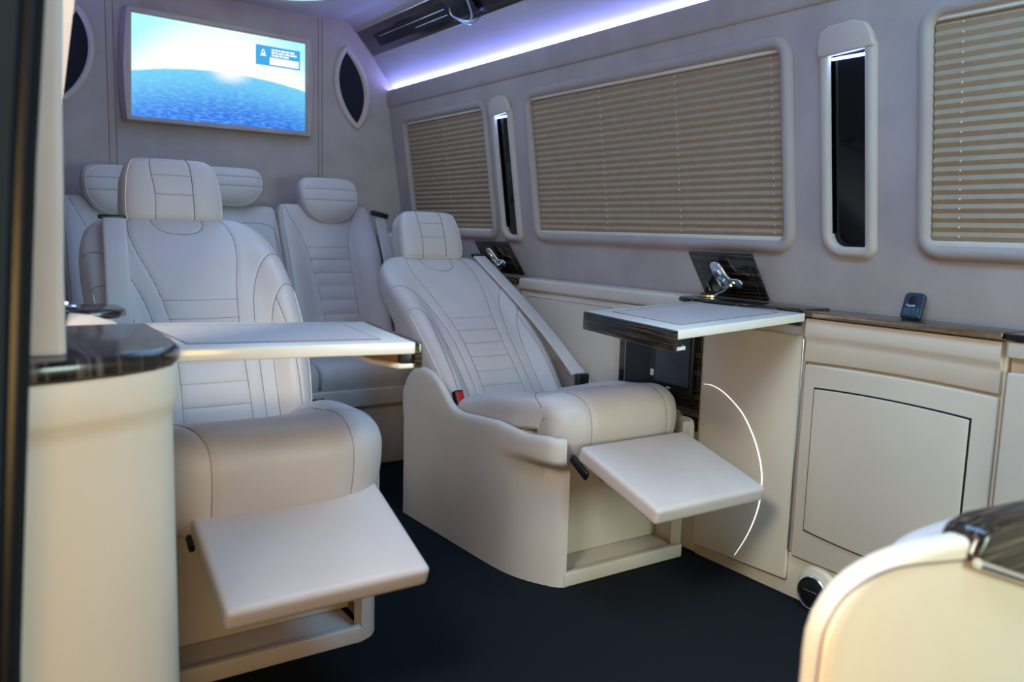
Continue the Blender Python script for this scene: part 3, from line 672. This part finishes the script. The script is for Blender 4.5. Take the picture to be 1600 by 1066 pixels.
# rear low cabinet
rc = root('side_cabinet', 'long low cream cabinet beside the right chair, with wood-framed screen niche', 'cabinet', (1.96, 2.3, 0))
mesh('body', join(box(1.918, 2.008, 1.772, 2.795, 0.001, .765, .006), box(1.920, 2.006, 1.774, 1.869, .760, .7995, .002)), 'panel_leather', rc)
mesh('top_band', box(1.908, 2.006, 1.871, 2.80, .765, .812, .010, 4), 'panel_leather', rc)
mesh('panel_groove', tube([(1.918, y, z) for y, z in rrect(2.20, 2.755, .10, .745, .02, 5)], .003, 6, wrap=True), 'panel_leather', rc)
fr = [(1.776, .395), (1.80, .395), (1.83, .430), (1.86, .450), (2.13, .452), (2.155, .475), (2.155, .728), (2.14, .745), (1.776, .745)]
mesh('niche_surround', prism(yz([(1.774, .36), (1.82, .37), (1.87, .42), (2.15, .425), (2.18, .455), (2.18, .75), (2.16, .762), (1.774, .762)], 1.9185), (-.012, 0, 0), .005), 'panel_leather', rc)
nf_ = mesh('niche_frame', prism(yz(fr, 1.9065), (-.006, 0, 0), .002), 'wood_cap', rc)
mesh('niche_opening', prism(yz(rrect(1.975, 2.120, .495, .700, .004, 3), 1.9004), (-.0012, 0, 0), 0), 'black_plastic', rc)
mesh('niche_bead', tube([(1.8995, y, z) for y, z in ((2.0, .492), (2.122, .492), (2.122, .702), (1.96, .702))], .0012, 5), 'chrome', rc)
mon = mesh('monitor', prism(yz(rrect(1.800, 1.985, .500, .705, .006, 3), 1.9005), (-.014, 0, 0), .003), 'black_plastic', rc)
mesh('monitor_screen', prism(yz(rrect(1.812, 1.960, .530, .695, .003, 3), 1.8862), (-.001, 0, 0), 0), 'monitor_glass', mon, smooth=0)
mesh('logo', prism(yz(rrect(1.888, 1.906, .514, .519, .001, 2), 1.8862), (-.0006, 0, 0), 0), 'white_print', mon, smooth=0)
mesh('indicator', box(1.884, 1.8868, 1.967, 1.980, .545, .566, 0), 'white_print', mon)
# far cabinet
fc = root('rear_side_cabinet', 'small cream cabinet with dark wood top beside the rear bench', 'cabinet', (1.96, 3.2, 0))
mesh('body', box(1.918, 2.006, 2.815, 3.44, 0.001, .785, .006), 'panel_leather', fc)
mesh('wood_top', box(1.895, 2.004, 2.806, 3.44, .7855, .803, .005), 'wood_y', fc)
# table bay with light arc
tb = root('table_cabinet', 'tall cream cabinet panel with a curved bright light line, under the right table', 'cabinet', (1.95, 1.59, 0))
mesh('body', box(1.912, 2.0, 1.412, 1.768, .131, .785, .003), 'panel_leather', tb)
dp = [(1.768, .036), (1.413, .050), (1.413, .742), (1.768, .742)]
dr = mesh('door', prism(yz(dp, 1.911), (-.013, 0, 0), .006), 'panel_leather', tb)
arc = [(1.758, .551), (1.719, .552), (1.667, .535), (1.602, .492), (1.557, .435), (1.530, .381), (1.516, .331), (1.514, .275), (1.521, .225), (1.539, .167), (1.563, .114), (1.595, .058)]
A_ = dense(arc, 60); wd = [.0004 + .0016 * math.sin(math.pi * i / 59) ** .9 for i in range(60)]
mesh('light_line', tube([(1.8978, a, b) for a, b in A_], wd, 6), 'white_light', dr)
mesh('chrome_edge', tube([(1.899, 1.4105, .14), (1.899, 1.4105, .74)], .0022, 6), 'chrome', tb)
# counter tops
ct = mesh('countertop', prism([(2.003, 1.408, .8005), (1.888, 1.408, .8005), (1.868, 1.50, .8005), (1.850, 1.62, .8005), (1.845, 1.72, .8005), (1.858, 1.765, .8005), (1.846, 1.80, .8005), (1.858, 1.842, .8005), (1.885, 1.862, .8005), (1.93, 1.868, .8005), (2.003, 1.868, .8005)], (0, 0, .014), .004),
          'wood_y', label='dark glossy wood countertop end with rounded tip, behind the right table', cat='countertop')
c3 = root('drawer_cabinet', 'cream cabinet with wide drawer and framed inset door, right of the table', 'cabinet', (1.95, 1.15, 0))
mesh('body', box(1.914, 2.0, .893, 1.404, .131, .796, .003), 'panel_leather', c3)
mesh('countertop', box(1.882, 2.0, .893, 1.404, .797, .811, .003), 'wood_y', c3)
mesh('bronze_edge', box(1.8795, 1.883, .893, 1.404, .7965, .8115, .001), 'bronze_edge', c3)
dw = []
ys = np.linspace(.897, 1.401, 20)
def bow(y): return .006 * (1 - ((y - 1.15) / .252) ** 2)
prof = [(0, 0), (.0135, .002), (.0155, .006), (.0155, .050), (.016, .060), (.022, .070), (.024, .078), (.024, .116), (.022, .119), (0, .12)]
mesh('drawer', loft([[(1.914 - h - (.002 if h else 0) * 0, y, .672 + bow(y) * (1 - zz / .12) + zz) for h, zz in prof] for y in ys]), 'panel_leather', c3, smooth=45)
dd = [(y, .127 + .0 * y) for y in (1.401, .897)] + [(y, .666 + bow(y)) for y in np.linspace(.897, 1.401, 12)]
door = mesh('door', prism(yz(dd, 1.913), (-.014, 0, 0), .005), 'panel_leather', c3, smooth=45)
g0 = [(y, z) for y, z in [(1.366, .2105), (.948, .2095)]] + [(y, .606 + 1.6 * bow(y)) for y in np.linspace(.948, 1.366, 12)]
def inset(poly, e):
    cy_ = np.mean([p[0] for p in poly]); cz_ = .41
    return [(y + (e if y < cy_ else -e) * min(1, abs(y - cy_) / .2), z + (e if z < cz_ else -e)) for y, z in poly]
bott = [(y, .2105 - .012 * (1 - ((y - 1.157) / .21) ** 2)) for y in np.linspace(1.366, .948, 12)]
g0 = bott + g0[2:]
mesh('door_gap', prism(yz(g0, 1.8990), (-.0008, 0, 0), 0), 'dark_gap', door, smooth=0)
mesh('inset_panel', prism(yz(inset(g0, .0042), 1.899), (-.006, 0, 0), .0025), 'panel_leather', door, smooth=45)
c4 = root('front_side_cabinet', 'cream cabinet at the right edge of the picture with set-back drawer', 'cabinet', (1.95, .3, 0))
mesh('body', box(1.918, 2.0, -.5, .886, .131, .796, .003), 'panel_leather', c4)
mesh('countertop', box(1.882, 2.0, -.5, .887, .797, .811, .003), 'wood_y', c4)
mesh('drawer_front', box(1.888, 1.918, -.5, .884, .758, .794, .004), 'panel_leather', c4)
mesh('door', box(1.888, 1.918, -.5, .880, .135, .727, .006), 'panel_leather', c4)
# vent puck
vt = root('air_vent', 'round black air vent low on the cream plinth', 'vent', (1.885, 1.314, .05))
mesh('bulge', lathe([(.062, 0), (.060, .006), (.052, .012), (.046, .014)], (1.9115, 1.314, .062), (-1, 0, .0), 40), 'panel_leather', vt)
mesh('ring', lathe([(.046, .002), (.046, .010), (.043, .013), (.040, .012), (.040, .004)], (1.893, 1.314, .052), (-1, 0, .08), 40), 'chrome', vt)
mesh('disc', lathe([(.041, .001), (.041, .009), (.036, .012), (.001, .0125)], (1.893, 1.314, .052), (-1, 0, .08), 40), 'black_plastic', vt)
mesh('slot', box(1.8795, 1.882, 1.296, 1.338, .055, .059, .001), 'chrome', vt)

# lids over the table bays, seat controls
def lid(y0, y1, lab):
    r = root('bay_lid', lab, 'lid', (1.96, (y0 + y1) / 2, .815), 'open dark wood lids against the wall')
    t = Vector((-.090, 0, .135)); n = Vector((.135, 0, .090)).normalized(); o = Vector((1.982, 0, .8155))
    pt = lambda y, s, h=0.: tuple(o + t * s + Vector((0, y, 0)) + n * h)
    cor = rrect(y0, y1, 0, 1, .0, 1)
    mesh('lid_board', prism([pt(y0, 0), pt(y1, 0), pt(y1, 1), pt(y0, 1)], tuple(n * .010), .003), 'wood_y', r)
    for ya, yb2 in ((y0 + .022, y0 + .030), (y1 - .030, y1 - .024)):
        mesh('inlay_line', tube([pt(ya, .12, -.0006), pt(ya, .74, -.0006)], .0009, 5), 'chrome', r)
    return r
lid(1.603, 1.850, 'dark wood lid standing open behind the right table, seat control in front')
lid(2.868, 3.130, 'dark wood lid standing open farther back, behind the right chair headrest')
ctl = [(z, y) for y, z in dense([(1.752, .916), (1.742, .923), (1.722, .921), (1.712, .912), (1.706, .895), (1.700, .880), (1.690, .876), (1.668, .876), (1.655, .868), (1.655, .857), (1.668, .850), (1.688, .853), (1.700, .850), (1.716, .842), (1.732, .842), (1.744, .852), (1.750, .870), (1.754, .890), (1.754, .908)], 44).tolist()]
def control(dy, dz, dx, lab, s=1.):
    r = root('seat_control', lab, 'control', (1.93 + dx, 1.71 + dy, .82), 'chrome seat-shaped controls')
    X = lambda z: 1.910 - (z - .88) * .09 / .135 * 1.0 + dx
    body = [(X(z) - .0, 1.71 + (y - 1.71) * s + dy, z + dz) for z, y in ctl]
    body = [(1.91 + (.88 - z) * (.667) + dx, 1.71 + (y - 1.71) * s + dy, z + dz) for z, y in ctl]
    mesh('seat_plate', prism(body, (.007, 0, .005), .002), 'chrome', r)
    f = lambda y, z, h: (1.91 + (.88 - z) * .667 + dx - h * .83, 1.71 + (y - 1.71) * s + dy, z + dz - h * .55)
    for a in (((1.740, .906), (1.724, .892)), ((1.736, .880), (1.718, .862))):
        (ya, za), (yb2, zb2) = a
        mesh('switch', prism([f(ya, za, .001), f(yb2, za - .004, .001), f(yb2 - .004, zb2 - .004, .001), f(ya - .004, zb2, .001)], (-.003, 0, -.002), .001), 'chrome', r)
    mesh('stem', tube([(1.915 + dx, 1.69 + dy, .858 + dz), (1.925 + dx, 1.72 + dy, .84 + dz), (1.945 + dx, 1.775 + dy, .822)], .0045, 8), 'chrome', r)
    mesh('base_ring', lathe([(.030, 0), (.034, .001), (.034, .007), (.027, .010), (.022, .008), (.001, .006)], (1.945 + dx, 1.805 + dy, .8148 if dy < .5 else .8032), (0, 0, 1), 36), 'gold_trim', r)
control(0, 0, 0, 'chrome seat-shaped control on a gold ring at the countertop end')
control(1.27, 0, 0, 'chrome seat-shaped control in front of the farther open lid')

# remote leaning on the wall
rm = root('remote_control', 'dark blue handheld remote leaning against the wall on the right countertop', 'remote', (1.975, 1.155, .812))
def RM(a, b, h=0.): # a across (y), b up
    o = Vector((1.966, 1.155, .8125)); t = Vector((.036, 0, .997)).normalized(); t = Vector((.30, 0, .954)).normalized(); n = Vector((-.954, 0, .30))
    p = o + Vector((0, a, 0)) + t * b + n * h; return tuple(p)
mesh('case', prism([RM(a, b, -.007) for a, b in rrect(-.026, .026, 0, .066, (.012, .012, .004, .004), 6)], tuple(Vector(RM(0, 0, .006)) - Vector(RM(0, 0, -.007))), .003), 'remote_body', rm, smooth=45)
mesh('dial', lathe([(.0105, 0), (.0105, .0015), (.0085, .002), (.0085, .0008), (.001, .0008)], RM(.002, .047, .006), Vector((-.954, 0, .30)), 28), 'black_plastic', rm)
for kx in (-.016, -.0055, .005, .0155):
    mesh('key', prism([RM(kx - .0043, .006, .006), RM(kx + .0043, .006, .006), RM(kx + .0043, .026, .006), RM(kx - .0043, .026, .006)], tuple(Vector(RM(0, 0, .0012)) - Vector(RM(0, 0, 0))), .0008), 'remote_key', rm)
tx = bpy.data.curves.new('lettering', 'FONT'); tx.body = 'Topmik'; tx.size = .0075; tx.align_x = 'CENTER'; tx.extrude = .0002
to = bpy.data.objects.new('tmp', tx); COL.objects.link(to)
yx, up_, nn = Vector((0, -1, 0)), Vector((.30, 0, .954)), Vector((-.954, 0, .30))
bpy.context.view_layer.update()
tm = bpy.data.meshes.new_from_object(to.evaluated_get(bpy.context.evaluated_depsgraph_get()))
o_ = Vector(RM(.004, .030, .0066))
VV = [tuple(o_ + yx * v.co.x + up_ * v.co.y + nn * v.co.z) for v in tm.vertices]; FF = [tuple(p.vertices) for p in tm.polygons]
bpy.data.objects.remove(to)
mesh('lettering', (VV, FF), 'white_print', rm, smooth=0)

# ------------------------------------------------------------------ left side: counter, cabinet, pillar, door frame
lc = root('entry_cabinet', 'cream rounded cabinet with dark wood top in the left foreground', 'cabinet', (.17, 1.35, 0))
def lo(e=0., y1=1.5):
    pts = [(.0, 1.170), (.06, 1.178), (.12, 1.190), (.18, 1.212), (.225, 1.240), (.252, 1.272), (.266, 1.31), (.270, 1.36), (.272, y1), (.0, y1)]
    out = []
    for i, (x, y) in enumerate(pts):
        if i < 9: a, b = pts[max(i - 1, 0)], pts[min(i + 1, 8)]; t = Vector((b[0] - a[0], b[1] - a[1])).normalized(); out.append((x + t.y * e, y - t.x * e))
        else: out.append((x, y))
    return out
def plan_loft(prof, y1=1.5):
    return loft([[(x, y, z) for x, y in lo(e, y1)] for e, z in prof])
mesh('body', plan_loft([(0, .001), (0, .08), (0, .4), (0, .705), (.001, .722), (.007, .732), (.009, .742), (.009, .784), (.007, .791)]), 'panel_leather', lc, smooth=40)
mesh('wood_top', plan_loft([(.006, .792), (.012, .796), (.013, .804), (.012, .813), (.006, .8185), (.0, .8195)], 1.575), 'wood_stripe', lc, smooth=40)
lc2 = root('left_counter', 'narrow cream counter with dark wood tip along the left wall', 'counter', (.18, 2.2, 0))
mesh('body', box(.115, .215, 1.585, 3.3, 0.001, .798, .006), 'panel_leather', lc2)
mesh('wood_tip', prism([(.13, 1.72, .812), (.22, 1.72, .812), (.262, 1.735, .812), (.277, 1.765, .812), (.277, 1.84, .812), (.262, 1.872, .812), (.22, 1.88, .812), (.13, 1.88, .812)], (0, 0, .016), .005), 'wood_stripe', lc2)
mesh('chrome_control', join(tube([(.165, 1.80, .829), (.172, 1.79, .838), (.174, 1.77, .840)], .004, 8), lathe([(.02, 0), (.022, .003), (.018, .006), (.001, .006)], (.175, 1.80, .8285), (0, 0, 1), 24)), 'chrome', lc2)
mesh('leather_flap', prism([(.158, 1.62, .802), (.245, 1.59, .802), (.240, 1.61, .815), (.205, 1.65, .824), (.168, 1.67, .828)], (0, .035, .002), .005), 'suede', lc2)
pl = []
pth = [(.120, .8205), (.121, .93), (.1245, 1.03), (.1275, 1.16), (.133, 1.28), (.14, 1.45), (.15, 1.7), (.155, 2.0)]
rings = []
for x, z in pth:
    rings.append([(x - .050, 1.235, z), (x - .012, 1.228, z), (x - .004, 1.232, z), (x, 1.242, z), (x, 1.30, z), (x - .050, 1.32, z)])
mesh('door_pillar', loft(rings), 'pillar_suede', label='beige suede door pillar standing on the dark cabinet top', cat='pillar', smooth=50)
df = root('door_frame', 'dark metal door frame at the left edge of the picture', 'door frame', (.0, .98, 0))
def dfr(off, y0, y1, wdt):
    pr_ = [(.020, 0), (.040, .52), (.052, .70), (.0655, .90), (.0765, 1.06), (.090, 1.21), (.112, 1.45), (.13, 1.7), (.14, 2.03)]
    return loft([[(x - off - wdt, y0, z), (x - off - .004, y0, z), (x - off, y0 + .004, z), (x - off, y1, z), (x - off - wdt, y1, z)] for x, z in pr_])
mesh('outer_post', dfr(.022, .955, 1.15, .12), 'door_metal', df, smooth=40)
mesh('rubber_seal', dfr(.010, .97, 1.15, .010), 'black_plastic', df, smooth=40)
mesh('inner_post', dfr(.000, .99, 1.15, .009), 'door_metal', df, smooth=40)
mesh('threshold', box(-.12, -.03, -.9, 1.15, -.04, .02, .006), 'door_metal', df)

# ------------------------------------------------------------------ near seat back, bottom right
ns = root('near_console', 'rounded cream seat side panel with dark wood trim in the right foreground', 'seat panel', (1.0, .55, 0))
o1 = [(.690, .0), (.698, .35), (.704, .50), (.706, .592), (.717, .624), (.746, .649), (.782, .661), (.830, .667), (.890, .667), (.957, .662), (1.023, .658), (1.162, .647), (1.35, .632), (1.38, .60), (1.38, .0)]
O = dense(o1[:13], 60).tolist() + [(1.38, .60), (1.38, .001)]
O[0] = (.690, .001)
mesh('panel_body', prism([(x, .467, z) for x, z in O], (0, .036, 0), .012, 5), 'panel_leather', ns, smooth=50)
gi = dense([(.735, .002), (.737, .45), (.741, .56), (.750, .597), (.787, .625), (.87, .634), (.99, .618), (1.03, .612)], 60)
mesh('panel_seam', tube([(x * .933, .4672, 1 - (1 - z) * .933) for x, z in gi], .0016, 6), 'stitching', ns)
mesh('wood_trim', prism([(.952, .455, .640), (1.30, .455, .508), (1.40, .455, .62), (1.35, .455, .660), (1.162, .455, .669), (1.01, .455, .6775), (.975, .455, .672)], (0, .052, 0), .010, 4), 'wood_x', ns, smooth=50)
mesh('trim_bead', tube([(.955, .454, .639), (1.12, .454, .577), (1.30, .454, .509)], .006, 8), 'chrome', ns)
mesh('cushion', Cushion(1.19, [(.555, .50), (.556, .56), (.565, .595), (.585, .612), (.615, .600), (.63, .57)], lambda V: .17 * (1 + 0 * V), .05, .05, None, n=4, m=6).build(40, 40), 'leather', ns, smooth=70)
